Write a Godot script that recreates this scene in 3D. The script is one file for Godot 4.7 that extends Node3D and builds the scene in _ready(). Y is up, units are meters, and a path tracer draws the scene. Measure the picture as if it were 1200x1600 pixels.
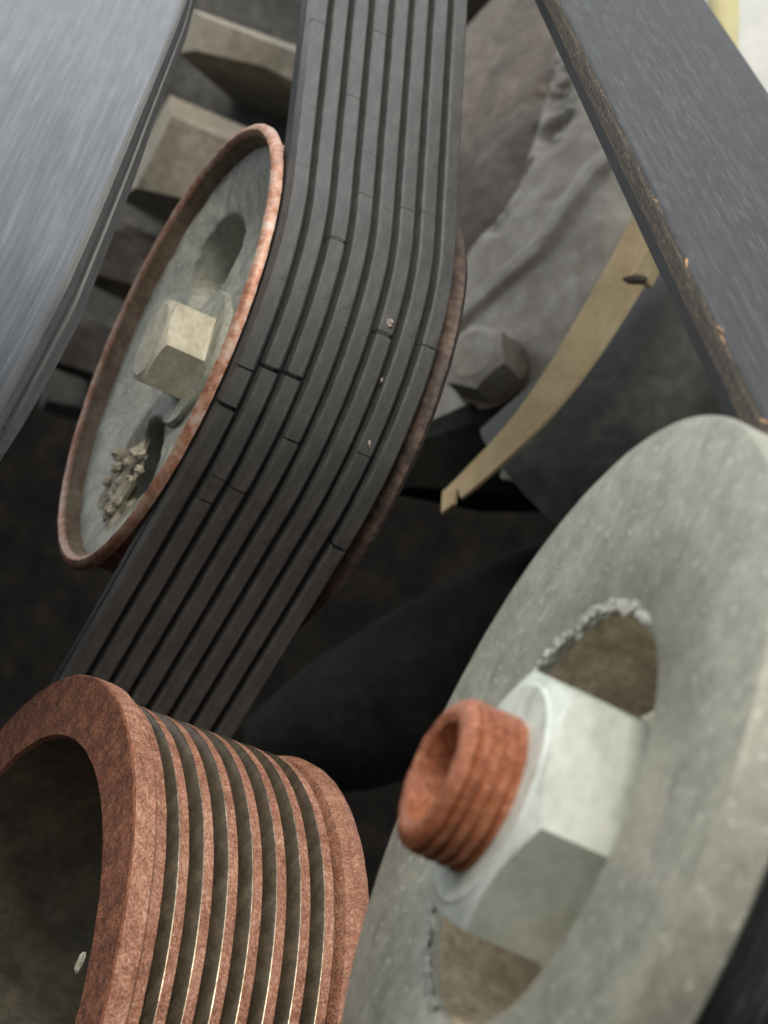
extends Node3D
# Close-up of an engine's accessory belt drive: ribbed belt over an idler, rusty crank pulley,
# zinc coated alternator pulley with nut and hollow stud, castings behind.

const EYE := Vector3(0, 0.9, 0)
const FOCAL_PX := 4537.0            # 20 degrees over 1600 rows
var M := {}
var used := {}

# ------------------------------------------------------------------ helpers
func at(px: float, py: float, d: float) -> Vector3:
	return EYE + Vector3((px - 600.0) / FOCAL_PX * d, (800.0 - py) / FOCAL_PX * d, -d)

func numbered(called: String) -> String:
	var n: int = used.get(called, 0)
	used[called] = n + 1
	return called if n == 0 else "%s_%03d" % [called, n]

func thing(called: String, label: String, category: String, t: Transform3D, group := "") -> Node3D:
	var o := Node3D.new()
	o.name = numbered(called)
	add_child(o, true)
	o.transform = t
	tag(o, label, category, group)
	return o

func tag(o: Node, label: String, category := "", group := "") -> void:
	o.set_meta("label", label)
	if category: o.set_meta("category", category)
	if group: o.set_meta("group", group)

func obj(called: String, m: Mesh, mat: Material, parent: Node, label := "") -> MeshInstance3D:
	var o := MeshInstance3D.new()
	o.name = called
	o.mesh = m
	o.material_override = mat
	parent.add_child(o, true)
	if label: o.set_meta("label", label)
	return o

# axis frame: x = towards the camera in the wheel's plane, y = up in that plane, z = the shaft's front end
func frame(th: float, ph: float) -> Basis:
	var a := deg_to_rad(th)
	var b := deg_to_rad(ph)
	var n := Vector3(-cos(a) * cos(b), cos(a) * sin(b), sin(a))
	var w := Vector3(sin(a) * cos(b), -sin(a) * sin(b), cos(a))
	return Basis(w, Vector3(sin(b), cos(b), 0), n)

class Mb:
	var v := PackedVector3Array()
	var n := PackedVector3Array()
	var uv := PackedVector2Array()
	func tri(a: Vector3, b: Vector3, c: Vector3, na: Vector3, nb: Vector3, nc: Vector3, ua := Vector2(), ub := Vector2(), uc := Vector2()) -> void:
		if (b - a).cross(c - a).length_squared() < 1e-22: return
		if (b - a).cross(c - a).dot(na + nb + nc) > 0.0:   # clockwise from outside
			v.append_array([a, c, b]); n.append_array([na, nc, nb]); uv.append_array([ua, uc, ub])
		else:
			v.append_array([a, b, c]); n.append_array([na, nb, nc]); uv.append_array([ua, ub, uc])
	func quad(a: Vector3, b: Vector3, c: Vector3, d: Vector3, na: Vector3, nb: Vector3, nc: Vector3, nd: Vector3, ua := Vector2(), ub := Vector2(), uc := Vector2(), ud := Vector2()) -> void:
		tri(a, b, c, na, nb, nc, ua, ub, uc)
		tri(a, c, d, na, nc, nd, ua, uc, ud)
	func flat(a: Vector3, b: Vector3, c: Vector3, d: Vector3, away: Vector3) -> void:
		var k := (b - a).cross(c - a)
		if k.length_squared() < 1e-22: k = (c - a).cross(d - a)
		k = k.normalized()
		if k.dot(away) < 0: k = -k
		quad(a, b, c, d, k, k, k, k)
	func mesh() -> ArrayMesh:
		var arr := []
		arr.resize(Mesh.ARRAY_MAX)
		arr[Mesh.ARRAY_VERTEX] = v
		arr[Mesh.ARRAY_NORMAL] = n
		arr[Mesh.ARRAY_TEX_UV] = uv
		var m := ArrayMesh.new()
		m.add_surface_from_arrays(Mesh.PRIMITIVE_TRIANGLES, arr)
		return m

# profile: (z, r) points; outside lies on the left when walking it; smooth joins under 40 degrees
func lathe(prof: Array, segs := 160, wob := 0.0, sd := 1, closed := false, mb: Mb = null) -> ArrayMesh:
	var own := mb == null
	if own: mb = Mb.new()
	var nz := FastNoiseLite.new()
	nz.seed = sd
	nz.frequency = 1.0
	nz.fractal_octaves = 2
	var k := prof.size()
	var cnt := k if closed else k - 1
	var fn := []
	for i in cnt:
		var d: Vector2 = prof[(i + 1) % k] - prof[i]
		fn.append(Vector2(-d.y, d.x).normalized())
	for i in cnt:
		var p: Vector2 = prof[i]
		var q: Vector2 = prof[(i + 1) % k]
		var f: Vector2 = fn[i]
		var n0 := f
		var n1 := f
		var prev: Variant = fn[i - 1] if i > 0 else (fn[cnt - 1] if closed else null)
		var next: Variant = fn[i + 1] if i < cnt - 1 else (fn[0] if closed else null)
		if prev != null and f.dot(prev) > 0.75: n0 = (f + prev).normalized()
		if next != null and f.dot(next) > 0.75: n1 = (f + next).normalized()
		for s in segs:
			var a0 := TAU * s / segs
			var a1 := TAU * (s + 1) / segs
			var pts := []
			for e in [[p, a0, n0], [p, a1, n0], [q, a1, n1], [q, a0, n1]]:
				var pp: Vector2 = e[0]
				var a: float = e[1]
				var nn: Vector2 = e[2]
				var r := pp.y
				var z := pp.x
				if wob > 0.0:
					r += wob * nz.get_noise_3d(cos(a) * pp.y * 300, sin(a) * pp.y * 300, z * 300)
					z += wob * nz.get_noise_3d(cos(a) * pp.y * 300, sin(a) * pp.y * 300, z * 300 + 50)
				pts.append([Vector3(cos(a) * r, sin(a) * r, z), Vector3(cos(a) * nn.y, sin(a) * nn.y, nn.x), Vector2(a * pp.y, z)])
			mb.quad(pts[0][0], pts[1][0], pts[2][0], pts[3][0], pts[0][1], pts[1][1], pts[2][1], pts[3][1], pts[0][2], pts[1][2], pts[2][2], pts[3][2])
	return mb.mesh() if own else null

# hexagon nut or bolt head: zf front, zb back, rv corner radius, chamfer round the front; bore > 0 leaves a hole
func hexagon(zf: float, zb: float, rv: float, rot_deg: float, bore := 0.0, ch := 0.93) -> ArrayMesh:
	var mb := Mb.new()
	var af := rv * cos(PI / 6)
	var rc := af * ch
	var segs := 144
	for s in segs:
		var pa := []
		for e in 2:
			var a := TAU * (s + e) / segs
			var h := fposmod(a + 1e-9, PI / 3) - PI / 6
			var rh := af / cos(h)
			var aa := a + deg_to_rad(rot_deg)
			var dr := Vector3(cos(aa), sin(aa), 0)
			var zc := zf - (rh - rc) * 0.5
			pa.append([dr * bore + Vector3(0, 0, zf), dr * (rc - 0.03 * af) + Vector3(0, 0, zf), dr * rc + Vector3(0, 0, zf - 0.02 * af), dr * rh + Vector3(0, 0, zc), dr * rh + Vector3(0, 0, zb), dr * bore + Vector3(0, 0, zb), dr])
		var a_mid: float = floor((TAU * (s + 0.5) / segs) / (PI / 3)) * PI / 3 + PI / 6 + deg_to_rad(rot_deg)
		var side := Vector3(cos(a_mid), sin(a_mid), 0)
		var A: Array = pa[0]
		var B: Array = pa[1]
		mb.flat(A[0], B[0], B[1], A[1], Vector3(0, 0, 1))
		mb.flat(A[1], B[1], B[2], A[2], A[6] + Vector3(0, 0, 1))
		mb.flat(A[2], B[2], B[3], A[3], A[6] + Vector3(0, 0, 1))
		mb.quad(A[3], B[3], B[4], A[4], side, side, side, side)
		mb.flat(A[4], B[4], B[5], A[5], Vector3(0, 0, -1))
		if bore > 0: mb.flat(A[0], B[0], B[5], A[5], -A[6])
	return mb.mesh()

# a run of belt in the wheel's plane: straight in, arc, straight out. Returns [[pos, normal, s], ...]
func belt_path(r: float, a0: float, a1: float, len0: float, len1: float, step := 0.0012) -> Array:
	var out := []
	var A := deg_to_rad(a0)
	var B := deg_to_rad(a1)
	var s := -len0
	var n0 := Vector2(cos(A), sin(A))
	var t0 := Vector2(-sin(A), cos(A)) * signf(B - A)
	var n1 := Vector2(cos(B), sin(B))
	var t1 := Vector2(-sin(B), cos(B)) * signf(B - A)
	var k := int(len0 / (step * 3))
	for i in k:
		out.append([n0 * r - t0 * len0 * (1.0 - float(i) / k), n0, -len0 * (1.0 - float(i) / k)])
	var arc := absf(B - A) * r
	k = int(arc / step)
	for i in k + 1:
		var a := lerpf(A, B, float(i) / k)
		out.append([Vector2(cos(a), sin(a)) * r, Vector2(cos(a), sin(a)), arc * i / k])
	k = int(len1 / (step * 3))
	for i in range(1, k + 1):
		out.append([n1 * r + t1 * len1 * i / k, n1, arc + len1 * i / k])
	return out

# sweep a (z, h) section along that path; scale(i) squeezes h (used for cracks)
func sweep(sec: Array, path: Array, squeeze: Array = [], closed := true, wob := 0.0, sd := 3) -> ArrayMesh:
	var mb := Mb.new()
	var nz := FastNoiseLite.new()
	nz.seed = sd
	nz.frequency = 90.0
	var k := sec.size()
	var acc := [0.0]
	for i in k: acc.append(acc[i] + (sec[(i + 1) % k] - sec[i]).length())
	for j in (k if closed else k - 1):
		var p: Vector2 = sec[j]
		var q: Vector2 = sec[(j + 1) % k]
		var d := (q - p).normalized()
		var sn := Vector2(-d.y, d.x)
		for i in path.size() - 1:
			var pts := []
			for e in [[p, i, acc[j]], [p, i + 1, acc[j]], [q, i + 1, acc[j + 1]], [q, i, acc[j + 1]]]:
				var P: Array = path[e[1]]
				var sp: Vector2 = e[0]
				var h := sp.y
				if squeeze.size(): h = minf(h, squeeze[e[1]])
				var jig := wob * nz.get_noise_2d(P[2], sp.x * 3.0 + sd)
				var o: Vector2 = P[0] + P[1] * (h + jig)
				pts.append([Vector3(o.x, o.y, sp.x + jig), Vector3(P[1].x * sn.y, P[1].y * sn.y, sn.x), Vector2(e[2], P[2])])
			mb.quad(pts[0][0], pts[1][0], pts[2][0], pts[3][0], pts[0][1], pts[1][1], pts[2][1], pts[3][1], pts[0][2], pts[1][2], pts[2][2], pts[3][2])
	if closed:
		for e in [[0, -1.0], [path.size() - 1, 1.0]]:
			var P: Array = path[e[0]]
			var Q: Array = path[1 if e[0] == 0 else e[0] - 1]
			var tn: Vector2 = (P[0] - Q[0]).normalized()
			var nn := Vector3(tn.x, tn.y, 0)
			for j in range(1, k - 1):
				var t := []
				for g in [0, j, j + 1]:
					var o: Vector2 = P[0] + P[1] * sec[g].y
					t.append(Vector3(o.x, o.y, sec[g].x))
				mb.tri(t[0], t[1], t[2], nn, nn, nn)
	return mb.mesh()

# a straight or bent solid: outline of world points, pushed back by a vector, edges chamfered a little
func slab(pts: Array, push: Vector3, cham := 0.0) -> ArrayMesh:
	var mb := Mb.new()
	var c := Vector3()
	for p in pts: c += p
	c /= pts.size()
	var n := push.normalized()
	var inner := []
	for p in pts: inner.append(p + (c - p).normalized() * cham)
	var k := pts.size()
	for i in k:
		var j := (i + 1) % k
		mb.flat(inner[i], inner[j], c, c, -n)
		mb.flat(inner[i], inner[j], pts[j] + n * cham, pts[i] + n * cham, (pts[i] + pts[j]) * 0.5 - c - n * 0.003)
		mb.flat(pts[i] + n * cham, pts[j] + n * cham, pts[j] + push, pts[i] + push, (pts[i] + pts[j]) * 0.5 - c)
		mb.flat(pts[i] + push, pts[j] + push, c + push, c + push, n)
	return mb.mesh()

func tube(pts: Array, rad: Array, segs := 20) -> ArrayMesh:
	var mb := Mb.new()
	var rings := []
	for i in pts.size():
		var t: Vector3 = (pts[mini(i + 1, pts.size() - 1)] - pts[maxi(i - 1, 0)]).normalized()
		var x := t.cross(Vector3(0.1, 0.2, 1)).normalized()
		var y := t.cross(x)
		var ring := []
		for s in segs + 1:
			var a := TAU * s / segs
			var d := x * cos(a) + y * sin(a)
			ring.append([pts[i] + d * rad[i], d])
		rings.append(ring)
	for i in pts.size() - 1:
		for s in segs:
			var a: Array = rings[i][s]
			var b: Array = rings[i][s + 1]
			var c: Array = rings[i + 1][s + 1]
			var d: Array = rings[i + 1][s]
			mb.quad(a[0], b[0], c[0], d[0], a[1], b[1], c[1], d[1])
	for e in [0, pts.size() - 1]:
		var t: Vector3 = (pts[e] - pts[1 if e == 0 else e - 1]).normalized()
		for s in segs: mb.tri(pts[e], rings[e][s][0], rings[e][s + 1][0], t, t, t)
	return mb.mesh()

# flat strip of a given thickness through points; half widths along side vectors
func strap(pts: Array, sides: Array, nor: Vector3, thick: float) -> ArrayMesh:
	var mb := Mb.new()
	var k := pts.size()
	for i in k - 1:
		var a: Vector3 = pts[i] - sides[i]
		var b: Vector3 = pts[i] + sides[i]
		var c: Vector3 = pts[i + 1] + sides[i + 1]
		var d: Vector3 = pts[i + 1] - sides[i + 1]
		var t := nor * thick
		mb.flat(a, b, c, d, nor)
		mb.flat(a - t, b - t, c - t, d - t, -nor)
		mb.flat(a, d, d - t, a - t, -sides[i])
		mb.flat(b, c, c - t, b - t, sides[i])
		if i == 0: mb.flat(a, b, b - t, a - t, pts[0] - pts[1])
		if i == k - 2: mb.flat(d, c, c - t, d - t, pts[k - 1] - pts[k - 2])
	return mb.mesh()

# a small crumpled lump
func lump(r: Vector3, sd: int, rough := 0.35) -> ArrayMesh:
	var mb := Mb.new()
	var nz := FastNoiseLite.new()
	nz.seed = sd
	nz.frequency = 1.3
	var P := func(i: int, j: int) -> Vector3:
		var a := TAU * i / 12.0
		var b := PI * j / 7.0
		var d := Vector3(cos(a) * sin(b), cos(b), sin(a) * sin(b))
		return d * r * (1.0 + rough * 2.0 * nz.get_noise_3dv(d))
	for i in 12:
		for j in 7:
			var a: Vector3 = P.call(i, j)
			var b: Vector3 = P.call(i + 1, j)
			var c: Vector3 = P.call(i + 1, j + 1)
			var d: Vector3 = P.call(i, j + 1)
			mb.flat(a, b, c, d, a + c)
	return mb.mesh()

# ------------------------------------------------------------------ textures
func layer(size: Vector2i, sd: int, freq: float, oct := 3, kind := FastNoiseLite.TYPE_SIMPLEX_SMOOTH, stretch := Vector2i(1, 1)) -> PackedByteArray:
	var n := FastNoiseLite.new()
	n.seed = sd
	n.frequency = freq
	n.noise_type = kind
	n.fractal_octaves = oct
	n.fractal_type = FastNoiseLite.FRACTAL_FBM
	var im := n.get_seamless_image(maxi(size.x / stretch.x, 4), maxi(size.y / stretch.y, 4))
	im.convert(Image.FORMAT_L8)
	if stretch != Vector2i(1, 1): im.resize(size.x, size.y, Image.INTERPOLATE_CUBIC)
	return im.get_data()

func mixed(size: Vector2i, layers: Array) -> PackedFloat32Array:   # [[bytes, weight], ...] -> about 0..1
	var out := PackedFloat32Array()
	var n := size.x * size.y
	out.resize(n)
	for i in n:
		var t := 0.5
		for l in layers: t += l[1] * (l[0][i] / 255.0 - 0.5)
		out[i] = clampf(t, 0.0, 1.0)
	return out

func colored(size: Vector2i, t: PackedFloat32Array, stops: Array, speck: PackedFloat32Array = PackedFloat32Array(), speck_from := 0.8, speck_col := Color.WHITE) -> ImageTexture:
	var g := Gradient.new()
	var offs := PackedFloat32Array()
	var cols := PackedColorArray()
	for s in stops:
		offs.append(s[0])
		cols.append(s[1])
	g.offsets = offs
	g.colors = cols
	var lut := []
	for i in 256: lut.append(g.sample(i / 255.0))
	var data := PackedByteArray()
	data.resize(size.x * size.y * 3)
	for i in size.x * size.y:
		var c: Color = lut[int(t[i] * 255.0)]
		if speck.size() and speck[i] > speck_from: c = c.lerp(speck_col, clampf((speck[i] - speck_from) * 8.0, 0, 1))
		data[i * 3] = int(c.r * 255)
		data[i * 3 + 1] = int(c.g * 255)
		data[i * 3 + 2] = int(c.b * 255)
	return ImageTexture.create_from_image(Image.create_from_data(size.x, size.y, false, Image.FORMAT_RGB8, data))

func gray(size: Vector2i, t: PackedFloat32Array) -> ImageTexture:
	var data := PackedByteArray()
	data.resize(t.size())
	for i in t.size(): data[i] = int(t[i] * 255)
	return ImageTexture.create_from_image(Image.create_from_data(size.x, size.y, false, Image.FORMAT_L8, data))

func mat(called: String, tex: Texture2D, tile: Vector2, rough: float, metal: float, bump: Texture2D = null, bump_cm := 0.0, tri := true, spec := 0.5) -> StandardMaterial3D:
	var m := StandardMaterial3D.new()
	m.resource_name = called
	m.albedo_texture = tex
	m.roughness = rough
	m.metallic = metal
	m.metallic_specular = spec
	m.uv1_triplanar = tri
	m.uv1_scale = Vector3(1.0 / tile.x, 1.0 / tile.y, 1.0 / tile.x)
	if bump:
		m.heightmap_enabled = true
		m.heightmap_texture = bump
		m.heightmap_scale = bump_cm
	M[called] = m
	return m

func c8(r: int, g: int, b: int) -> Color: return Color8(r, g, b)

func make_materials() -> void:
	var S := Vector2i(512, 512)
	var cell := layer(S, 31, 0.05, 2, FastNoiseLite.TYPE_CELLULAR)
	var fine := layer(S, 5, 0.12, 3)
	var mid := layer(S, 8, 0.03, 4)
	var big := layer(S, 12, 0.008, 4)
	var grain := layer(S, 77, 0.25, 2)
	# rust: coarse sandy oxide
	var t := mixed(S, [[fine, 0.7], [mid, 0.45], [grain, 0.8], [big, 0.35]])
	var rust_h := gray(S, mixed(S, [[fine, 1.0], [grain, 0.6], [mid, 0.3]]))
	mat("rust", colored(S, t, [[0.05, c8(78, 46, 32)], [0.3, c8(120, 76, 55)], [0.5, c8(154, 103, 79)], [0.68, c8(170, 124, 100)], [0.9, c8(198, 164, 142)]]), Vector2(.04, .04), 0.75, 0.0, rust_h, 0.006)
	mat("rust_dark", colored(S, t, [[0.1, c8(50, 27, 18)], [0.4, c8(96, 54, 36)], [0.6, c8(126, 74, 50)], [0.85, c8(184, 124, 90)]]), Vector2(.018, .018), 0.9, 0.0, rust_h, 0.010)
	# worn rim: rust over bare grey metal
	var t2 := mixed(S, [[mid, 1.2], [big, 0.9], [fine, 0.4]])
	mat("rim", colored(S, t2, [[0.1, c8(146, 100, 78)], [0.4, c8(182, 130, 104)], [0.6, c8(198, 158, 134)], [0.85, c8(196, 180, 168)]]), Vector2(.03, .03), 0.5, 0.25, rust_h, 0.003)
	mat("rim_shaded", colored(S, t2, [[0.2, c8(54, 45, 39)], [0.45, c8(72, 60, 52)], [0.6, c8(86, 74, 65)], [0.85, c8(118, 92, 79)]]), Vector2(.03, .03), 0.6, 0.1, rust_h, 0.003)  # duller copy of the rim, with its shade put into the colour
	mat("stud_rust", colored(S, t, [[0.05, c8(72, 38, 24)], [0.3, c8(118, 64, 38)], [0.55, c8(156, 88, 54)], [0.8, c8(184, 122, 88)], [0.95, c8(220, 184, 160)]]), Vector2(.03, .03), 0.55, 0.1, rust_h, 0.004)
	# zinc plated / cast grey-green metal with pale blotches
	var t3 := mixed(S, [[mid, 0.55], [big, 0.7], [fine, 0.25], [grain, 0.15]])
	var zs := mixed(S, [[layer(S, 91, 0.035, 4), 1.5], [fine, 0.5]])
	var zh := gray(S, mixed(S, [[mid, 0.6], [fine, 0.6], [grain, 0.3]]))
	mat("zinc", colored(S, t3, [[0.1, c8(122, 121, 108)], [0.5, c8(141, 140, 126)], [0.9, c8(160, 158, 143)]], zs, 0.85, c8(184, 182, 168)), Vector2(.03, .03), 0.5, 0.2, zh, 0.0016)
	mat("zinc_light", colored(S, t3, [[0.15, c8(180, 186, 175)], [0.5, c8(204, 209, 198)], [0.85, c8(220, 224, 214)]]), Vector2(.03, .03), 0.42, 0.25, zh, 0.004)
	mat("web", colored(S, t3, [[0.15, c8(136, 139, 130)], [0.5, c8(162, 165, 154)], [0.85, c8(190, 191, 178)]], zs, 0.84, c8(206, 204, 192)), Vector2(.022, .022), 0.6, 0.2, zh, 0.003)
	mat("bolt", colored(S, t3, [[0.15, c8(178, 172, 150)], [0.5, c8(206, 200, 178)], [0.85, c8(226, 222, 204)]]), Vector2(.02, .02), 0.5, 0.1, zh, 0.005)
	mat("chalk", colored(S, t3, [[0.2, c8(176, 176, 164)], [0.6, c8(210, 210, 200)], [0.9, c8(232, 232, 224)]]), Vector2(.01, .01), 0.9, 0.0, rust_h, 0.03)
	mat("recess", colored(S, t3, [[0.15, c8(134, 120, 98)], [0.5, c8(174, 158, 132)], [0.85, c8(200, 188, 162)]]), Vector2(.02, .02), 0.8, 0.1, zh, 0.005)
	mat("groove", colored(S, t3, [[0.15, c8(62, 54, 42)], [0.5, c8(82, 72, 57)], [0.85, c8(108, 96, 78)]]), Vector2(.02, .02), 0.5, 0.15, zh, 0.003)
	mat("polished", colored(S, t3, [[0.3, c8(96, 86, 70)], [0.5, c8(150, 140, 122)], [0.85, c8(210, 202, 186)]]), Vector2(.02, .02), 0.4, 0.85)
	mat("cup", colored(S, t3, [[0.15, c8(70, 64, 52)], [0.5, c8(96, 90, 76)], [0.85, c8(124, 114, 94)]]), Vector2(.04, .04), 0.6, 0.2, zh, 0.01)
	# castings
	mat("alloy", colored(S, t3, [[0.1, c8(122, 115, 103)], [0.5, c8(146, 140, 128)], [0.9, c8(172, 167, 155)]]), Vector2(.09, .09), 0.55, 0.25, zh, 0.004)
	mat("alloy_brown", colored(S, t3, [[0.1, c8(64, 52, 44)], [0.5, c8(96, 82, 70)], [0.9, c8(132, 118, 102)]]), Vector2(.06, .06), 0.7, 0.1, zh, 0.012)
	mat("inner", colored(S, t3, [[0.1, c8(96, 78, 64)], [0.5, c8(128, 110, 94)], [0.9, c8(160, 146, 130)]]), Vector2(.03, .03), 0.7, 0.1, zh, 0.004)
	mat("brown_shade", colored(S, t3, [[0.1, c8(64, 56, 49)], [0.5, c8(88, 80, 71)], [0.9, c8(116, 109, 99)]]), Vector2(.07, .07), 0.7, 0.1, zh, 0.005)  # brown that holds the cover's painted shade; also colours the bracket ribs
	mat("beige", colored(S, t3, [[0.1, c8(108, 101, 88)], [0.5, c8(130, 123, 109)], [0.9, c8(152, 145, 131)]]), Vector2(.06, .06), 0.75, 0.0, zh, 0.005)
	mat("dark_metal", colored(S, t3, [[0.1, c8(42, 42, 40)], [0.5, c8(62, 62, 58)], [0.9, c8(88, 86, 80)]]), Vector2(.06, .06), 0.65, 0.1, zh, 0.005)
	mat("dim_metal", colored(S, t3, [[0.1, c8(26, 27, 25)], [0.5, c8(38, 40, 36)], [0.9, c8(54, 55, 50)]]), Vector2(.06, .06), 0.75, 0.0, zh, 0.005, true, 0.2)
	mat("black_plastic", colored(S, t3, [[0.1, c8(16, 15, 14)], [0.5, c8(24, 22, 20)], [0.9, c8(34, 31, 28)]]), Vector2(.1, .1), 0.8, 0.0, null, 0.0, true, 0.15)
	mat("tan", colored(S, t3, [[0.1, c8(204, 178, 132)], [0.5, c8(224, 198, 152)], [0.9, c8(234, 214, 174)]]), Vector2(.03, .03), 0.7, 0.0, zh, 0.01)
	mat("white_tank", colored(S, t3, [[0.1, c8(214, 216, 212)], [0.9, c8(236, 236, 232)]]), Vector2(.1, .1), 0.4, 0.0)
	mat("cream", colored(S, t3, [[0.1, c8(226, 216, 160)], [0.9, c8(240, 232, 184)]]), Vector2(.1, .1), 0.5, 0.0)
	mat("dry_leaf", colored(S, t3, [[0.1, c8(172, 164, 144)], [0.5, c8(204, 197, 178)], [0.9, c8(228, 223, 209)]]), Vector2(.01, .01), 0.9, 0.0, rust_h, 0.02)
	# rubber of the ribs, and belt backs with streaks along the run (u across, v along, metres)
	var rt := mixed(S, [[grain, 0.5], [mid, 0.6], [big, 0.6]])
	var crk := layer(S, 61, 0.035, 3, FastNoiseLite.TYPE_SIMPLEX_SMOOTH, Vector2i(4, 1))
	var crm := layer(S, 62, 0.012, 2)
	var rc := mixed(S, [[grain, 0.35], [mid, 0.35], [big, 0.5]])
	var rh := mixed(S, [[grain, 0.4], [fine, 0.3]])
	for i in rc.size():
		var c := (1.0 - smoothstep(0.0, 4.0, absf(crk[i] - 128.0))) * smoothstep(120.0, 150.0, crm[i])
		rc[i] = clampf(rc[i] - 0.45 * c, 0, 1)
		rh[i] = clampf(rh[i] - 0.6 * c, 0, 1)
	mat("rubber", colored(S, rc, [[0.0, c8(28, 28, 28)], [0.2, c8(65, 65, 63)], [0.5, c8(76, 75, 73)], [0.85, c8(89, 88, 85)]]), Vector2(.016, .034), 0.45, 0.0, gray(S, rh), 0.008, false, 0.5)
	mat("rubber_groove", colored(S, rt, [[0.1, c8(18, 19, 19)], [0.5, c8(26, 28, 28)], [0.9, c8(38, 40, 40)]]), Vector2(.02, .02), 0.5, 0.0)
	var L := Vector2i(512, 1024)
	var st := layer(L, 41, 0.06, 3, FastNoiseLite.TYPE_SIMPLEX_SMOOTH, Vector2i(1, 16))
	var st2 := layer(L, 43, 0.18, 2, FastNoiseLite.TYPE_SIMPLEX_SMOOTH, Vector2i(1, 8))
	var bl := layer(L, 44, 0.02, 4)
	var gr := layer(L, 45, 0.3, 2)
	var bt := mixed(L, [[st, 0.8], [st2, 0.6], [bl, 0.5], [gr, 0.4]])
	var bsp := mixed(L, [[st2, 1.3], [layer(L, 46, 0.09, 3, FastNoiseLite.TYPE_SIMPLEX_SMOOTH, Vector2i(1, 4)), 1.2]])
	var bh := gray(L, mixed(L, [[st, 0.6], [st2, 0.7], [gr, 0.5]]))
	mat("belt_back", colored(L, bt, [[0.15, c8(28, 29, 30)], [0.5, c8(39, 40, 41)], [0.85, c8(56, 57, 57)]], bsp, 0.95, c8(92, 92, 91)), Vector2(.045, .2), 0.52, 0.0, bh, 0.002, false, 0.28)
	mat("belt_back_smooth", colored(L, bt, [[0.1, c8(56, 59, 62)], [0.5, c8(70, 73, 77)], [0.9, c8(86, 89, 93)]]), Vector2(.07, .25), 0.36, 0.0, bh, 0.0015, false, 0.5)
	mat("belt_edge", colored(L, bt, [[0.2, c8(42, 38, 32)], [0.45, c8(56, 49, 41)], [0.65, c8(72, 63, 50)], [0.9, c8(116, 98, 74)]]), Vector2(.01, .05), 0.85, 0.0, bh, 0.02, false)
	mat("belt_edge_dark", colored(L, bt, [[0.2, c8(78, 78, 77)], [0.5, c8(84, 84, 83)], [0.85, c8(92, 92, 90)]]), Vector2(.03, .12), 0.55, 0.0, null, 0.0, false)
	mat("cord", colored(S, t3, [[0.1, c8(150, 112, 74)], [0.9, c8(200, 160, 114)]]), Vector2(.01, .01), 0.8, 0.0)
	mat("grit", colored(S, t3, [[0.1, c8(140, 128, 120)], [0.9, c8(186, 174, 166)]]), Vector2(.01, .01), 0.6, 0.0)

# ------------------------------------------------------------------ the scene
func _ready() -> void:
	var cam := Camera3D.new()
	cam.name = "camera"
	cam.position = EYE
	cam.keep_aspect = Camera3D.KEEP_HEIGHT
	cam.near = 0.02
	cam.far = 60.0
	cam.current = true
	add_child(cam)
	var lens := CameraAttributesPhysical.new()
	lens.frustum_focal_length = 35.0 / (2.0 * tan(deg_to_rad(10.0)))
	lens.exposure_aperture = 46.0
	lens.frustum_focus_distance = 0.388
	lens.frustum_near = 0.02
	lens.frustum_far = 60.0
	cam.attributes = lens
	cam.fov = 20.0

	var env := Environment.new()
	env.background_mode = Environment.BG_SKY
	var sm := ProceduralSkyMaterial.new()
	sm.sky_top_color = Color(0.91, 0.925, 0.94)
	sm.sky_horizon_color = Color(0.80, 0.82, 0.84)
	sm.sky_curve = 0.3
	sm.ground_horizon_color = Color(0.10, 0.095, 0.09)
	sm.ground_bottom_color = Color(0.06, 0.057, 0.055)
	sm.ground_curve = 0.1
	sm.sun_angle_max = 1.0
	sm.energy_multiplier = 1.25
	env.sky = Sky.new()
	env.sky.sky_material = sm
	env.tonemap_mode = Environment.TONE_MAPPER_LINEAR
	env.tonemap_exposure = 1.5
	env.sdfgi_enabled = true
	env.ssao_enabled = true
	env.ssil_enabled = true
	var we := WorldEnvironment.new()
	we.name = "world"
	we.environment = env
	add_child(we)
	var sun := DirectionalLight3D.new()
	sun.name = "overcast_sun"
	sun.light_energy = 0.45
	sun.light_angular_distance = 14.0
	sun.light_color = Color(1.0, 0.96, 0.9)
	sun.shadow_enabled = true
	sun.look_at_from_position(Vector3(0.16, 0.80, 0.70), Vector3.ZERO, Vector3(0, 0, 1))
	add_child(sun)

	make_materials()
	engine_bay()
	castings()
	idler()
	ribbed_belt()
	crank_pulley()
	alternator_pulley()
	right_belt()
	left_belt()
	small_bits()

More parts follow.
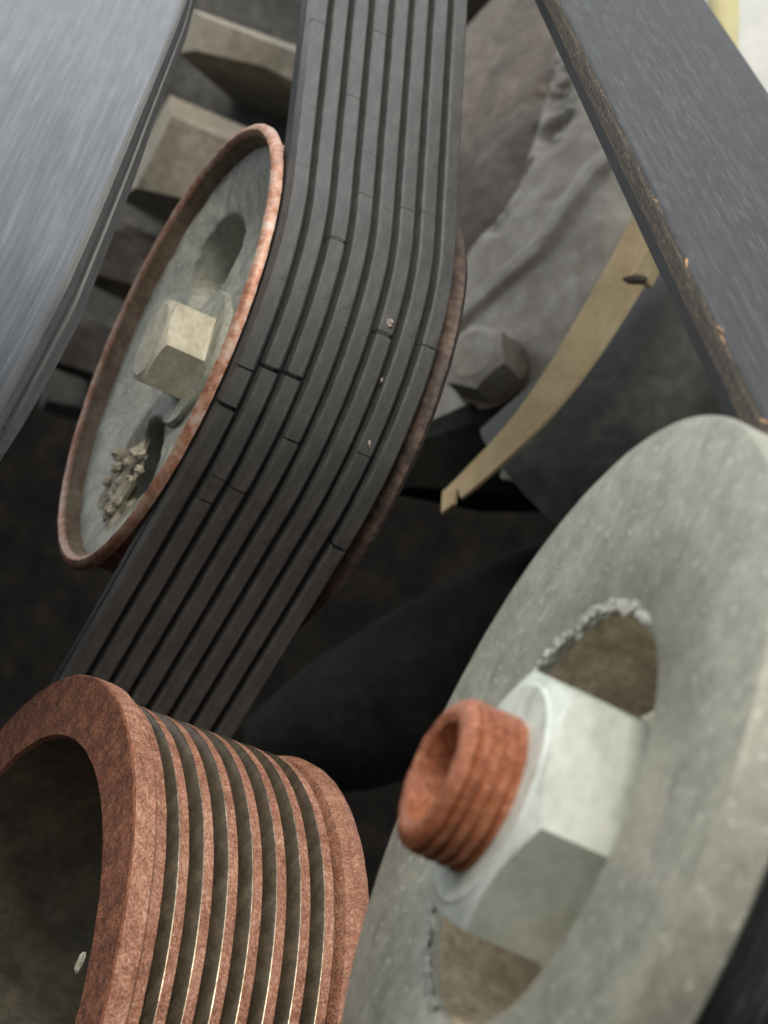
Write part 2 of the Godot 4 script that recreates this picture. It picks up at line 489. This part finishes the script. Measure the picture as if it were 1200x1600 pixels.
# ---- background ----------------------------------------------------
func engine_bay() -> void:
	var b := obj("engine_bay_panel", slab([Vector3(-1.2, 0.2, -1.15), Vector3(1.2, 0.2, -1.15), Vector3(1.2, 1.22, -1.15), Vector3(-1.2, 1.22, -1.15)], Vector3(0, 0, -0.02), 0.003), M.black_plastic, self)
	b.name = "engine_bay_panel"
	b.set_meta("kind", "structure")
	var s := obj("added_floor_shield", slab([Vector3(-1.2, 0.62, 0.5), Vector3(1.2, 0.62, 0.5), Vector3(1.2, 0.62, -1.14), Vector3(-1.2, 0.62, -1.14)], Vector3(0, -0.01, 0), 0.003), M.black_plastic, self)  # unseen sheet added below to block light from underneath
	s.set_meta("kind", "structure")
	var f := obj("left_light_blocker", slab([Vector3(-.17, .45, -.10), Vector3(-.17, .45, -1.0), Vector3(-.17, .93, -1.0), Vector3(-.17, .97, -.10)], Vector3(-.012, 0, 0), 0.003), M.black_plastic, self)  # unseen wall added to keep sky light off the lower left
	tag(f, "added black wall out of view beside the belts, blocking light", "light blocker")
	var c := obj("rear_light_blocker", slab([Vector3(-.9, .3, .25), Vector3(.9, .3, .25), Vector3(.9, .84, .25), Vector3(-.9, .84, .25)], Vector3(0, 0, 0.02), 0.003), M.black_plastic, self)  # unseen panel added behind the camera so light comes from above
	c.set_meta("kind", "structure")

func on_plane(px: float, py: float, n: Vector3, k: float) -> Vector3:
	var d := Vector3((px - 600.0) / FOCAL_PX, (800.0 - py) / FOCAL_PX, -1.0)
	return EYE + d * (k / n.dot(d))

func seg_dist(p: Vector2, line: Array) -> Vector2:   # distance, side (+ left of the walk)
	var best := Vector2(1e9, 0)
	for i in line.size() - 1:
		var a: Vector2 = line[i]
		var b: Vector2 = line[i + 1]
		var t := clampf((p - a).dot(b - a) / (b - a).length_squared(), 0, 1)
		var d := p.distance_to(a.lerp(b, t))
		if d < best.x: best = Vector2(d, signf((b - a).cross(p - a)))
	return best

func castings() -> void:
	var B := frame(48, 40)
	var n := B.z
	# timing cover: one cast plate, its relief in the plate's own plane
	var o := at(900, 350, .575)
	var kk := n.dot(o - EYE)
	var T := Transform3D(B, o)
	var loc := func(px: float, py: float) -> Vector2:
		var q: Vector3 = T.affine_inverse() * on_plane(px, py, n, kk)
		return Vector2(q.x, q.y)
	var rim_line := [loc.call(1080, 130), loc.call(1000, 205), loc.call(930, 265), loc.call(880, 330), loc.call(840, 385), loc.call(740, 455), loc.call(600, 560)]
	var rim_line2 := [loc.call(930, -160), loc.call(850, 60), loc.call(835, 180), loc.call(800, 290), loc.call(690, 410)]
	var edge := [loc.call(970, -200), loc.call(1040, 60), loc.call(1150, 260), loc.call(1300, 500)]
	var dome: Vector2 = loc.call(1010, 300)
	var cut := [loc.call(500, 680), loc.call(720, 715), loc.call(900, 745), loc.call(1100, 780)]
	var low_line := [loc.call(1190, 520), loc.call(1110, 590), loc.call(1050, 650), loc.call(960, 720), loc.call(840, 800)]
	var pits := [loc.call(860, 130), loc.call(885, 85), loc.call(868, 165), loc.call(800, 130), loc.call(850, 200), loc.call(790, 60), loc.call(760, 330)]
	var nz := FastNoiseLite.new()
	nz.seed = 4
	nz.frequency = 110.0
	nz.fractal_octaves = 4
	var lo := Vector2(1e9, 1e9)
	var hi := -lo
	for e in [[620, -120], [1330, -120], [1330, 830], [560, 830]]:
		var q: Vector2 = loc.call(e[0], e[1])
		lo = lo.min(q)
		hi = hi.max(q)
	var nu := 300
	var nv := 220
	var H := []
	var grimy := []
	var keep := []
	for j in nv + 1:
		for i in nu + 1:
			var p := Vector2(lerpf(lo.x, hi.x, float(i) / nu), lerpf(lo.y, hi.y, float(j) / nv))
			var h := 0.00028 * nz.get_noise_2dv(p)
			var d := seg_dist(p, rim_line)
			h += 0.0017 * (1.0 - smoothstep(.0012, .0034, d.x)) - 2.0 * p.distance_squared_to(dome)
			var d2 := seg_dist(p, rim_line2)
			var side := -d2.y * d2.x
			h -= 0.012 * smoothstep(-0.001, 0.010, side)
			grimy.append(side > 0.002 + 0.008 * nz.get_noise_2dv(p * 0.7))  # cells that take the darker colour standing in for shade, ragged border
			var d3 := seg_dist(p, low_line)
			h += 0.0012 * (1.0 - smoothstep(.0010, .0026, d3.x))
			for q in pits: h -= (0.0022 + 0.004 * nz.get_noise_2dv(p * 2.0)) * exp(-pow(p.distance_to(q) / 0.0030, 2))
			var d4 := seg_dist(p, cut)
			var d5 := seg_dist(p, edge)
			keep.append(d4.y > 0.0 and d5.y < 0.0)
			H.append(Vector3(p.x, p.y, h))
	var mb := Mb.new()
	var nrm := func(i: int, j: int) -> Vector3:
		var a: Vector3 = H[j * (nu + 1) + mini(i + 1, nu)] - H[j * (nu + 1) + maxi(i - 1, 0)]
		var b: Vector3 = H[mini(j + 1, nv) * (nu + 1) + i] - H[maxi(j - 1, 0) * (nu + 1) + i]
		return a.cross(b).normalized()
	var shade_mb := Mb.new()
	var kept := func(i: int, j: int) -> bool: return i >= 0 and j >= 0 and i < nu and j < nv and keep[j * (nu + 1) + i]
	var down := Vector3(0, 0, -0.014)
	for j in nv:
		for i in nu:
			if not kept.call(i, j): continue
			var q := [H[j * (nu + 1) + i], H[j * (nu + 1) + i + 1], H[(j + 1) * (nu + 1) + i + 1], H[(j + 1) * (nu + 1) + i]]
			var b := shade_mb if grimy[j * (nu + 1) + i] else mb
			b.quad(q[0], q[1], q[2], q[3], nrm.call(i, j), nrm.call(i + 1, j), nrm.call(i + 1, j + 1), nrm.call(i, j + 1))
			b.flat(q[0] + down, q[1] + down, q[2] + down, q[3] + down, Vector3(0, 0, -1))
			for e in [[0, 1, 0, -1], [1, 2, 1, 0], [2, 3, 0, 1], [3, 0, -1, 0]]:
				if not kept.call(i + e[2], j + e[3]): b.flat(q[e[0]], q[e[1]], q[e[1]] + down, q[e[0]] + down, Vector3(e[2], e[3], 0))
	var tc := thing("timing_cover", "grey cast alloy engine cover with raised rim behind the belts", "engine cover", T)
	obj("cover_plate", mb.mesh(), M.alloy, tc)
	obj("painted_shade_recess", shade_mb.mesh(), M.brown_shade, tc)  # shade beside the belts, painted as a browner material
	# a bolt on the cover beside the ribbed belt
	var bp := at(775, 590, .574) - o
	var bo := obj("cover_bolt", hexagon(0.010, 0.0, 0.0075, 20, 0.0, .8), M.alloy, tc)
	bo.position = B.inverse() * bp
	var boss := obj("boss", lathe([Vector2(-0.01, 0.0085), Vector2(0.002, 0.008), Vector2(0.0025, 0.0)], 48), M.alloy_brown, tc)
	boss.position = B.inverse() * bp
	obj("shade_slab", slab([at(600, 690, .567), at(735, 628, .567), at(850, 660, .567), at(980, 800, .567), at(760, 800, .567), at(610, 770, .567)].map(func(p): return T.affine_inverse() * p), B.inverse() * Vector3(0.0, 0.0, -0.03), 0.004), M.dim_metal, tc)  # added dark slab, stands in for shade over the low cover
	# lower casting in the dark
	var lc := thing("lower_cover", "dark rounded housing in shadow between the ribbed belt and grey disc", "engine cover", Transform3D())
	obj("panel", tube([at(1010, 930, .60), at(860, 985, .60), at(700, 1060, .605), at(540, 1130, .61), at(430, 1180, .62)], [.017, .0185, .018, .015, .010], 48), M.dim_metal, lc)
	# stepped bracket behind the idler
	var br := thing("engine_bracket", "stepped beige metal bracket behind the rusty idler pulley", "bracket", Transform3D())
	var dz := Vector3(0.012, -0.004, -0.07)
	obj("back_plate", slab([at(60, 640, .70), at(80, 200, .70), at(260, -60, .70), at(560, -60, .70), at(560, 480, .70), at(330, 700, .70)], Vector3(0, 0, -0.06), 0.003), M.dark_metal, br)
	obj("ledge", slab([at(290, 5, .64), at(500, 80, .64), at(496, 150, .64), at(440, 130, .64), at(270, 75, .64)], dz, 0.005), M.beige, br)
	obj("ledge", slab([at(255, 140, .63), at(420, 210, .63), at(390, 390, .63), at(290, 355, .63), at(170, 300, .63)], dz, 0.006), M.beige, br)
	obj("rib", slab([at(160, 335, .64), at(330, 400, .64), at(270, 480, .64), at(110, 430, .64)], dz, 0.004), M.brown_shade, br)
	obj("rib", slab([at(90, 480, .65), at(260, 545, .65), at(220, 620, .65), at(40, 560, .65)], dz, 0.004), M.brown_shade, br)
	# pipe under the strap and the strap itself
	var pa := at(1900, -250, .535)
	var pb := at(850, 770, .55)
	var pp := []
	var pr := []
	for i in 13:
		pp.append(pa.lerp(pb, i / 12.0) + Vector3(0, 0, -0.004 * sin(i)))
		pr.append(0.0165 + 0.0006 * sin(i * 1.7))
	var pipe := obj("coolant_pipe", tube(pp, pr, 40), M.dark_metal, self)
	pipe.name = "coolant_pipe"
	tag(pipe, "thick dark grey pipe running beside the tan strap under the belt", "pipe")
	var st := thing("tan_strap", "flat tan strap curving down behind the black belts", "strap", Transform3D())
	var sp := []
	var ss := []
	var ctl := [[1095, 200, 35, .516], [1040, 310, 35, .512], [1000, 385, 35, .510], [958, 460, 34, .508], [915, 530, 32, .507], [875, 590, 29, .508], [830, 648, 26, .511], [780, 702, 23, .517], [728, 752, 21, .525], [690, 785, 19, .533]]
	var up := Vector3(-.25, .42, .87).normalized()
	var cc := Curve3D.new()
	for k in ctl.size():
		var p: Vector3 = at(ctl[k][0], ctl[k][1], ctl[k][3])
		var pa2: Vector3 = at(ctl[maxi(k - 1, 0)][0], ctl[maxi(k - 1, 0)][1], ctl[maxi(k - 1, 0)][3])
		var pb2: Vector3 = at(ctl[mini(k + 1, 9)][0], ctl[mini(k + 1, 9)][1], ctl[mini(k + 1, 9)][3])
		cc.add_point(p, (pa2 - pb2) / 6.0, (pb2 - pa2) / 6.0)
	for k in 46:
		var u := k / 5.0
		var f0: Array = ctl[mini(int(u), 9)]
		var f1: Array = ctl[mini(int(u) + 1, 9)]
		sp.append(cc.samplef(u))
		var t: Vector3 = cc.samplef(minf(u + .3, 9.0)) - cc.samplef(maxf(u - .3, 0.0))
		var sd := up.cross(t.normalized()).normalized()
		if sd.x < 0: sd = -sd
		ss.append(sd * lerpf(f0[2], f1[2], u - int(u)) / FOCAL_PX * .51)
	obj("band", strap(sp, ss, up, 0.0012), M.tan, st)
	obj("tab", slab([at(985, 432, .500), at(1022, 372, .500), at(1052, 385, .500), at(1018, 450, .500)], Vector3(0, 0, -0.003), 0.0004), M.tan, st)
	obj("clip", lump(Vector3(.0022, .0009, .001), 9, 0.1), M.alloy_brown, st).position = at(993, 437, .4985)
	# pale parts at the far corner
	var tank := obj("white_reservoir", slab([at(1090, -60, .60), at(1420, -60, .60), at(1420, 340, .60), at(1090, 300, .60)], Vector3(0, 0, -0.04), 0.003), M.white_tank, self)
	tag(tank, "pale white reservoir behind the top of the frayed belt", "reservoir")
	var hose := obj("cream_hose", tube([at(1128, -80, .575), at(1131, 20, .575), at(1128, 140, .577), at(1122, 260, .58)], [.0031, .0031, .0031, .0031], 20), M.cream, self)
	tag(hose, "pale cream hose in front of the white reservoir", "hose")

# ---- idler ---------------------------------------------------------
func idler() -> void:
	var T := Transform3D(frame(18.5, 23.4), at(251, 536, .45))
	var o := thing("idler_pulley", "smooth idler pulley with rusty rim and hex bolt, under the ribbed belt", "pulley", T)
	var R := 0.0374
	obj("rim", lathe([Vector2(-.0308, .0357), Vector2(-.0021, .0357), Vector2(-.0018, R - .0006), Vector2(-.0015, R), Vector2(-.0008, R), Vector2(-.0002, R - .0005), Vector2(0, R - .0012), Vector2(-.0003, R - .0018), Vector2(-.0008, R - .0021)].map(func(p): return p), 200, 0.0001, 5), M.rim, o)
	obj("rear_flange", lathe([Vector2(-.0340, .0340), Vector2(-.0336, R - .0008), Vector2(-.0328, R - .0001), Vector2(-.0316, R - .0006), Vector2(-.0308, .0357)], 200, 0.0001, 15), M.rim_shaded, o)
	obj("inner_wall", lathe([Vector2(-.0008, R - .0021), Vector2(-.0020, R - .0025), Vector2(-.0080, R - .0030), Vector2(-.0080, R - .0060)], 160, 0.0001, 6), M.inner, o)
	# dished web with three pockets, as a polar relief
	var mb := Mb.new()
	var nz := FastNoiseLite.new()
	nz.seed = 14
	nz.frequency = 260.0
	var P := func(i: int, j: int) -> Vector3:
		var r := lerpf(0.0, R - .0027, j / 44.0)
		var a := TAU * i / 160.0
		var z := -.0066
		z += 0.0034 * smoothstep(.020, .034, r)
		for d in [130.0, 250.0, 10.0]:
			var c := Vector2(cos(deg_to_rad(d)), sin(deg_to_rad(d))) * .0195
			var dd := Vector2(cos(a), sin(a)) * r - c
			var tq := Vector2(cos(deg_to_rad(d)), sin(deg_to_rad(d)))
			var q := Vector2(dd.dot(tq) / 0.0068, dd.cross(tq) / 0.0095).length()
			z -= 0.010 * (1.0 - smoothstep(.75, 1.08, q))
		z += 0.00025 * nz.get_noise_2d(cos(a) * r, sin(a) * r)
		return Vector3(cos(a) * r, sin(a) * r, z)
	var N := func(i: int, j: int) -> Vector3:
		var a: Vector3 = P.call(i + 1, j) - P.call(i - 1, j)
		var b: Vector3 = P.call(i, mini(j + 1, 44)) - P.call(i, maxi(j - 1, 0))
		var k := b.cross(a).normalized()
		return k if k.z > 0 else (-k if k.length() > 0.5 else Vector3(0, 0, 1))
	var pv := []
	var nv := []
	for j in 45:
		for i in 161:
			pv.append(P.call(i, j))
			nv.append(N.call(i, maxi(j, 1)))
	for j in 44:
		for i in 160:
			var a := j * 161 + i
			mb.quad(pv[a], pv[a + 1], pv[a + 162], pv[a + 161], nv[a], nv[a + 1], nv[a + 162], nv[a + 161])
	obj("web", mb.mesh(), M.web, o)
	obj("bolt", hexagon(.0016, -.0070, .0078, 60, 0.0, 0.92), M.bolt, o)
	obj("washer", lathe([Vector2(-.0074, .0114), Vector2(-.0060, .0114), Vector2(-.0056, .0110), Vector2(-.0056, 0)], 72), M.web, o)
	obj("shaft", lathe([Vector2(-.042, .008), Vector2(-.0160, .008)], 40), M.dark_metal, o)

# ---- belt over the idler ------------------------------------------
const PITCH := 0.00356
func ribbed_belt() -> void:
	var T := Transform3D(frame(18.5, 23.4), at(251, 536, .45))
	var o := thing("ribbed_belt", "black ribbed belt with cracked ribs outward, wrapped over the rusty idler", "drive belt", T)
	var r := 0.0358
	var path := belt_path(r, 48.0, -24.6, 0.24, 0.16, 0.0008)
	var z0 := -0.0018
	var hb := 0.0019
	var w := PITCH * 8
	obj("backing", sweep([Vector2(z0, 0), Vector2(z0, hb), Vector2(z0 - w, hb), Vector2(z0 - w, 0)].map(func(p): return p), path), M.rubber_groove, o)
	var rng := RandomNumberGenerator.new()
	rng.seed = 7
	# [rib, pixel row of the crack in the photograph's scale turned into arc length by look]
	var big := {0: [.0349], 1: [.0281], 2: [.0073, .0278], 3: [], 4: [], 5: [.0176], 6: [], 7: [.0468]}
	var thin := {0: [-.0396, .0294], 1: [.0482], 2: [-.0252, .0447], 3: [-.0444, -.0036, .0356], 4: [], 5: [-.0048], 6: [-.006], 7: [.0167]}
	for k in 8:
		var zc := z0 - PITCH * (k + 0.5)
		var top := 0.00228
		var base := 0.00335
		var sec := [Vector2(zc + base / 2, hb - .0002), Vector2(zc + top / 2 + .0001, hb + .0018), Vector2(zc + top / 2 - .00022, hb + .0021), Vector2(zc - top / 2 + .00022, hb + .0021), Vector2(zc - top / 2 - .0001, hb + .0018), Vector2(zc - base / 2, hb - .0002)]
		var cr := []
		for s in big[k]: cr.append([s, 0.00034, hb + 0.0003])
		for s in thin[k]: cr.append([s, 0.00015, hb + 0.0013])
		var fine := 1
		for f in fine: cr.append([rng.randf_range(-.09, .11), rng.randf_range(.00008, .00012), hb + rng.randf_range(.0017, .0020)])
		cr.sort_custom(func(a, b): return a[0] < b[0])
		var pth := []
		var sq := []
		var ci := 0
		for e in path:
			while ci < cr.size() and cr[ci][0] < e[2]:
				var c: Array = cr[ci]
				while pth.size() and sq[-1] == 1.0 and pth[-1][2] > c[0] - c[1]:
					pth.pop_back()
					sq.pop_back()
				if pth.size() and c[0] - c[1] > pth[-1][2]:
					for d in [[-1.0, 1.0], [-.8, c[2]], [.8, c[2]], [1.0, 1.0]]:
						var s: float = c[0] + c[1] * d[0]
						pth.append(path_at(path, s))
						sq.append(d[1])
				ci += 1
			if pth.size() == 0 or e[2] > pth[-1][2] + 1e-6:
				pth.append(e)
				sq.append(1.0)
		var lab := ""
		obj("rib", sweep(sec, pth, sq, true, 0.00007, k + 2), M.rubber, o, lab)

func path_at(path: Array, s: float) -> Array:
	for i in path.size() - 1:
		if path[i + 1][2] >= s:
			var t: float = (s - path[i][2]) / maxf(path[i + 1][2] - path[i][2], 1e-9)
			return [path[i][0].lerp(path[i + 1][0], t), path[i][1].lerp(path[i + 1][1], t).normalized(), s]
	return path[-1]

# ---- crank pulley --------------------------------------------------
func crank_pulley() -> void:
	var T := Transform3D(frame(21.3, 21.9), at(-73, 1644, .40))
	var o := thing("crank_pulley", "rusty brown grooved pulley with deep hollow front, low beside the grey disc", "pulley", T)
	var R := 624.0 / FOCAL_PX * .40
	var ri := R * .83
	obj("front_face", lathe([Vector2(-.00025, R), Vector2(0, R - .00025), Vector2(0, ri + .0004), Vector2(-.0006, ri)], 220, 0.00008, 8), M.rust_dark, o)
	obj("front_flange", lathe([Vector2(-.0054, R - .0016), Vector2(-.0052, R - .0011), Vector2(-.0036, R - .0009), Vector2(-.0034, R - .0003), Vector2(-.0031, R), Vector2(-.00025, R)], 220, 0.00008, 3), M.rust, o)
	obj("cup", lathe([Vector2(-.0006, ri), Vector2(-.006, ri - .0003), Vector2(-.018, ri - .0012), Vector2(-.024, ri - .0030), Vector2(-.028, ri - .0065), Vector2(-.0305, ri - .012), Vector2(-.032, ri - .020), Vector2(-.0325, 0)], 160), M.cup, o)
	var rr := R - .0017
	var rg := R - .0044
	var z := -.0054
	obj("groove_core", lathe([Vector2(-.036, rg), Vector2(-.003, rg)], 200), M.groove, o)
	for k in 8:
		var zt := z - PITCH * k          # groove from zt to zt-1.45 mm, ridge after it
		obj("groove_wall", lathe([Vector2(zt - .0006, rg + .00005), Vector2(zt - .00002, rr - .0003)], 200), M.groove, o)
		if k < 7:
			var za := zt - .0016
			obj("groove_ridge", lathe([Vector2(zt - PITCH, rr - .0003), Vector2(zt - PITCH + .0002, rr), Vector2(za - .0004, rr + .00008)], 220, 0.00004, 20 + k), M.rust, o)
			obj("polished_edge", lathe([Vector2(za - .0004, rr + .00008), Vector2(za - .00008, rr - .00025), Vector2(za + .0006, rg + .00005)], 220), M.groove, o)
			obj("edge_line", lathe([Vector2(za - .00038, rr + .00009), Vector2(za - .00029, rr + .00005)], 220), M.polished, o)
	var ze := z - PITCH * 7 - .0014
	obj("rear_flange", lathe([Vector2(ze - .0038, R * .8), Vector2(ze - .0038, rr), Vector2(ze - .0032, rr + .0006), Vector2(ze - .0020, rr + .0008), Vector2(ze - .0016, rr + .0004), Vector2(ze - .0010, rr + .0005), Vector2(ze - .0002, rr), Vector2(ze + .0006, rg)], 220, 0.00008, 33), M.rust, o)
	obj("hub", lathe([Vector2(-.10, .012), Vector2(-.036, .012), Vector2(-.0355, .0)], 60), M.cup, o)
	obj("fleck", lump(Vector3(.0007, .0016, .0005), 3, .2), M.dry_leaf, o).position = T.affine_inverse() * at(125, 1505, .3955)

# ---- alternator pulley --------------------------------------------
func alt_frame() -> Transform3D:
	return Transform3D(frame(14.2, 24.8), at(837, 1270, .28))

func alternator_pulley() -> void:
	var T := alt_frame()
	var px := .28 / FOCAL_PX
	var R := 687.0 * px
	var rh := 350.0 * px
	var o := thing("grey_disc_pulley", "grey zinc coated disc pulley with big hex nut and hollow stud", "pulley", T)
	obj("disc", lathe([Vector2(-.0062, R - .0010), Vector2(-.0055, R), Vector2(-.0008, R), Vector2(-.0002, R - .0002), Vector2(0, R - .0007), Vector2(0.0002, R * .75), Vector2(0, rh + .0010), Vector2(-.0005, rh + .0001), Vector2(-.0012, rh - .0001)], 300, 0.00003, 6), M.zinc, o)
	obj("recess_wall", lathe([Vector2(-.0012, rh - .0001), Vector2(-.004, rh - .0002), Vector2(-.016, rh - .0014), Vector2(-.018, rh - .003), Vector2(-.0185, 0)], 160, 0.0003, 9), M.recess, o)
	# chalky oxide crumbs round the lip of the recess
	var rng := RandomNumberGenerator.new()
	rng.seed = 21
	var cm := Mb.new()
	for i in 420:
		var a := deg_to_rad(rng.randf_range(72, 150) if i % 4 else rng.randf_range(215, 262))
		var s := rng.randf_range(.00010, .00032) * (2.0 if i % 23 == 0 else 1.0)
		var c := Vector3(cos(a), sin(a), 0) * (rh + rng.randf_range(-.0002, .0009)) + Vector3(0, 0, rng.randf_range(-.0009, .0000) if i % 2 else 0.0)
		var m := lump(Vector3(s, s, s * .7), i, .5)
		var arr := m.surface_get_arrays(0)
		for v in arr[Mesh.ARRAY_VERTEX]: cm.v.append(v + c)
		cm.n.append_array(arr[Mesh.ARRAY_NORMAL])
		cm.uv.append_array(arr[Mesh.ARRAY_TEX_UV])
	var crumbs := obj("oxide_crust", cm.mesh(), M.chalk, o)
	crumbs.set_meta("kind", "stuff")
	var nut_front := 230.0 * px
	obj("nut", hexagon(.0052, -.0085, .0142, 60, .0068, .935), M.zinc_light, o).position.y = 0.0
	obj("collar", lathe([Vector2(-.0185, .0150), Vector2(-.0090, .0150), Vector2(-.0086, .0146), Vector2(-.0086, .004)], 90), M.bolt, o)
	# hollow threaded stud
	var pr := [Vector2(-.004, .0074)]
	for k in 6:
		var z := .0020 + k * .00135
		pr.append(Vector2(z, .0074))
		pr.append(Vector2(z + .0003, .00795))
		pr.append(Vector2(z + .0009, .00800))
		pr.append(Vector2(z + .0012, .0075))
	pr.append_array([Vector2(.0104, .0078), Vector2(.0110, .0074), Vector2(.0114, .0066), Vector2(.0115, .0059), Vector2(.0111, .0052), Vector2(.0098, .0049), Vector2(.0030, .0046), Vector2(.0028, 0)])
	obj("stud", lathe(pr, 120, .00016, 12), M.stud_rust, o).position.y = -.0003
	# grooved drum behind the disc that carries the belt
	obj("drum", lathe([Vector2(-.051, .030), Vector2(-.051, .0345), Vector2(-.0066, .0345), Vector2(-.0062, .032)], 120), M.dark_metal, o)
	obj("rear_disc", lathe([Vector2(-.055, .012), Vector2(-.055, R - .001), Vector2(-.052, R - .001), Vector2(-.051, .034)], 160), M.zinc, o)
	obj("shaft", lathe([Vector2(-.09, .009), Vector2(-.05, .009)], 40), M.dark_metal, o)

func right_belt() -> void:
	var T := alt_frame()
	var o := thing("frayed_belt", "flat backed black belt with frayed tan edge, wrapped round the grey disc pulley", "drive belt", T)
	var r := 0.0362
	var path := belt_path(r, 70.0, -95.0, 0.34, 0.03, 0.0012)
	var z0 := -0.0073
	var w := 0.0414
	var h := .0026
	obj("belt_back", sweep([Vector2(z0 - .0003, h), Vector2(z0 - .0006, h + .0002), Vector2(z0 - w + .0006, h + .0002), Vector2(z0 - w + .0002, h)], path, [], false, 0.00006), M.belt_back, o)
	obj("worn_edge", sweep([Vector2(z0, .0001), Vector2(z0 + .0001, h - .0006), Vector2(z0 - .0003, h)], path, [], false, 0.00014, 9), M.belt_edge, o)
	obj("under_edge", sweep([Vector2(z0 - .0006, -.0018), Vector2(z0 - .0001, .0001)], path, [], false), M.rubber_groove, o)
	obj("far_edge", sweep([Vector2(z0 - w + .0002, h), Vector2(z0 - w, h - .0004), Vector2(z0 - w, 0)], path, [], false), M.belt_edge_dark, o)
	for k in 11:
		var zc := z0 - .0037 * (k + .62)
		obj("rib", sweep([Vector2(zc - .0010, -.0018), Vector2(zc + .0010, -.0018), Vector2(zc + .0017, .0004), Vector2(zc - .0017, .0004)], path), M.rubber_groove, o)
	# pulled cord ends along the worn edge
	var rng := RandomNumberGenerator.new()
	rng.seed = 3
	for s in [-.0705, -.0505, -.0465, -.0235, -.095]:
		var e := path_at(path, s)
		var q: Vector2 = e[0] + e[1] * (h - .0002)
		var m := lump(Vector3(.00018, .0010 + rng.randf() * .0014, .00018), rng.randi() % 100, .5)
		var c := obj("frayed_cord", m, M.cord, o)
		c.position = Vector3(q.x, q.y, z0 - .0003)
		c.rotation.z = e[1].angle() + rng.randf_range(-.3, .3)

func left_belt() -> void:
	# a wide strand that bends over the camera's side of the bracket; its right edge shows its thickness
	var keys := [at(385, -240, .56), at(313, -70, .482), at(282, 20, .446), at(212, 190, .400), at(122, 400, .372), at(62, 520, .368), at(-25, 680, .372), at(-130, 850, .385)]
	var cv := Curve3D.new()
	for k in keys.size():
		var tan: Vector3 = (keys[mini(k + 1, keys.size() - 1)] - keys[maxi(k - 1, 0)]) / 6.0
		cv.add_point(keys[k], -tan, tan)
	cv.bake_interval = 0.001
	var n := 110
	var len := cv.get_baked_length()
	var e := Vector3(.91, -.41, 0)
	var fr := []
	for i in n + 1:
		var s := len * i / n
		var p := cv.sample_baked(s, true)
		var t := (cv.sample_baked(minf(s + .002, len), true) - cv.sample_baked(maxf(s - .002, 0), true)).normalized()
		var w := -e * .66 + Vector3(0, 0, -.75)
		w = w.normalized()
		var nor := w.cross(t).normalized()
		if nor.z < 0: nor = -nor
		fr.append([p, w, nor, s])
	var o := thing("wide_belt", "wide smooth black belt strand crossing in front of the bracket", "drive belt", Transform3D(Basis(), keys[3]))
	var strip := func(sec: Array) -> ArrayMesh:
		var mb := Mb.new()
		var acc := 0.0
		for k in sec.size() - 1:
			var a: Vector2 = sec[k]
			var b: Vector2 = sec[k + 1]
			var d := (b - a).normalized()
			for i in n:
				var F: Array = fr[i]
				var G: Array = fr[i + 1]
				var nf: Vector3 = F[1] * d.y - F[2] * d.x
				var ng: Vector3 = G[1] * d.y - G[2] * d.x
				nf = -nf
				ng = -ng
				mb.quad(F[0] + F[1] * a.x + F[2] * a.y - keys[3], G[0] + G[1] * a.x + G[2] * a.y - keys[3], G[0] + G[1] * b.x + G[2] * b.y - keys[3], F[0] + F[1] * b.x + F[2] * b.y - keys[3], nf, ng, ng, nf, Vector2(acc, F[3]), Vector2(acc, G[3]), Vector2(acc + a.distance_to(b), G[3]), Vector2(acc + a.distance_to(b), F[3]))
			acc += a.distance_to(b)
		return mb.mesh()
	var th := .0050
	var W := .10
	obj("belt_edge", strip.call([Vector2(.0005, -th), Vector2(0, -th + .0004), Vector2(0, -.0030), Vector2(.0003, -.0027), Vector2(.0003, -.0022), Vector2(0, -.0019), Vector2(0, -.0006), Vector2(.0004, -.0001), Vector2(.0010, 0)]), M.belt_edge_dark, o)
	obj("belt_back", strip.call([Vector2(.0010, 0), Vector2(W, 0)]), M.belt_back_smooth, o)
	obj("belt_underside", strip.call([Vector2(W, 0), Vector2(W, -th), Vector2(.0005, -th)]), M.rubber_groove, o)

func small_bits() -> void:
	# dry debris lying in the bottom of the idler
	var T := Transform3D(frame(18.5, 23.4), at(251, 536, .45))
	var rng := RandomNumberGenerator.new()
	rng.seed = 17
	var o := thing("dry_debris", "clump of dry crumbly debris caught in the bottom of the idler", "debris", T)
	var patch := obj("dirt_cake", lump(Vector3(.0060, .0092, .0013), 91, .45), M.dry_leaf, o)
	patch.position = Vector3(-.0085, -.0225, -.0050)
	patch.rotation.z = -.35
	var patch2 := obj("dirt_cake", lump(Vector3(.0040, .0050, .0012), 33, .9), M.dry_leaf, o)
	patch2.position = Vector3(-.0025, -.0255, -.0046)
	for i in 14:
		var s := rng.randf_range(.0006, .0017)
		var c := obj("crumb", lump(Vector3(s, s * rng.randf_range(.5, .9), s * rng.randf_range(.5, .9)), 40 + i, .4), M.dry_leaf, o)
		c.position = Vector3(rng.randf_range(-.012, .004), rng.randf_range(-.027, -.016), -.0045 + rng.randf_range(0, .0015))
		c.rotation = Vector3(rng.randf() * 6, rng.randf() * 6, rng.randf() * 6)
	var g := 0
	var bp := belt_path(.0358, 48.0, -24.6, 0.24, 0.16, 0.0008)
	for e in [[5, .0160], [5.5, .0235], [6, .0318]]:
		var P := path_at(bp, e[1])
		var q: Vector2 = P[0] + P[1] * (.0040 if g != 1 else .0036)
		var c := obj("grit_fleck", lump([Vector3(.00055, .0006, .0003), Vector3(.0002, .00026, .0002), Vector3(.00022, .0005, .0002)][g], 60 + g, .5), M.grit, self)
		c.name = numbered("grit_fleck")
		c.position = T * Vector3(q.x, q.y, -.0018 - PITCH * (e[0] + .5))
		tag(c, ["pale grit fleck beside the crack near the middle of the ribbed belt", "middle one of three pale grit flecks on the ribbed belt", "lowest pale grit fleck on the ribbed belt"][g], "grit")
		g += 1
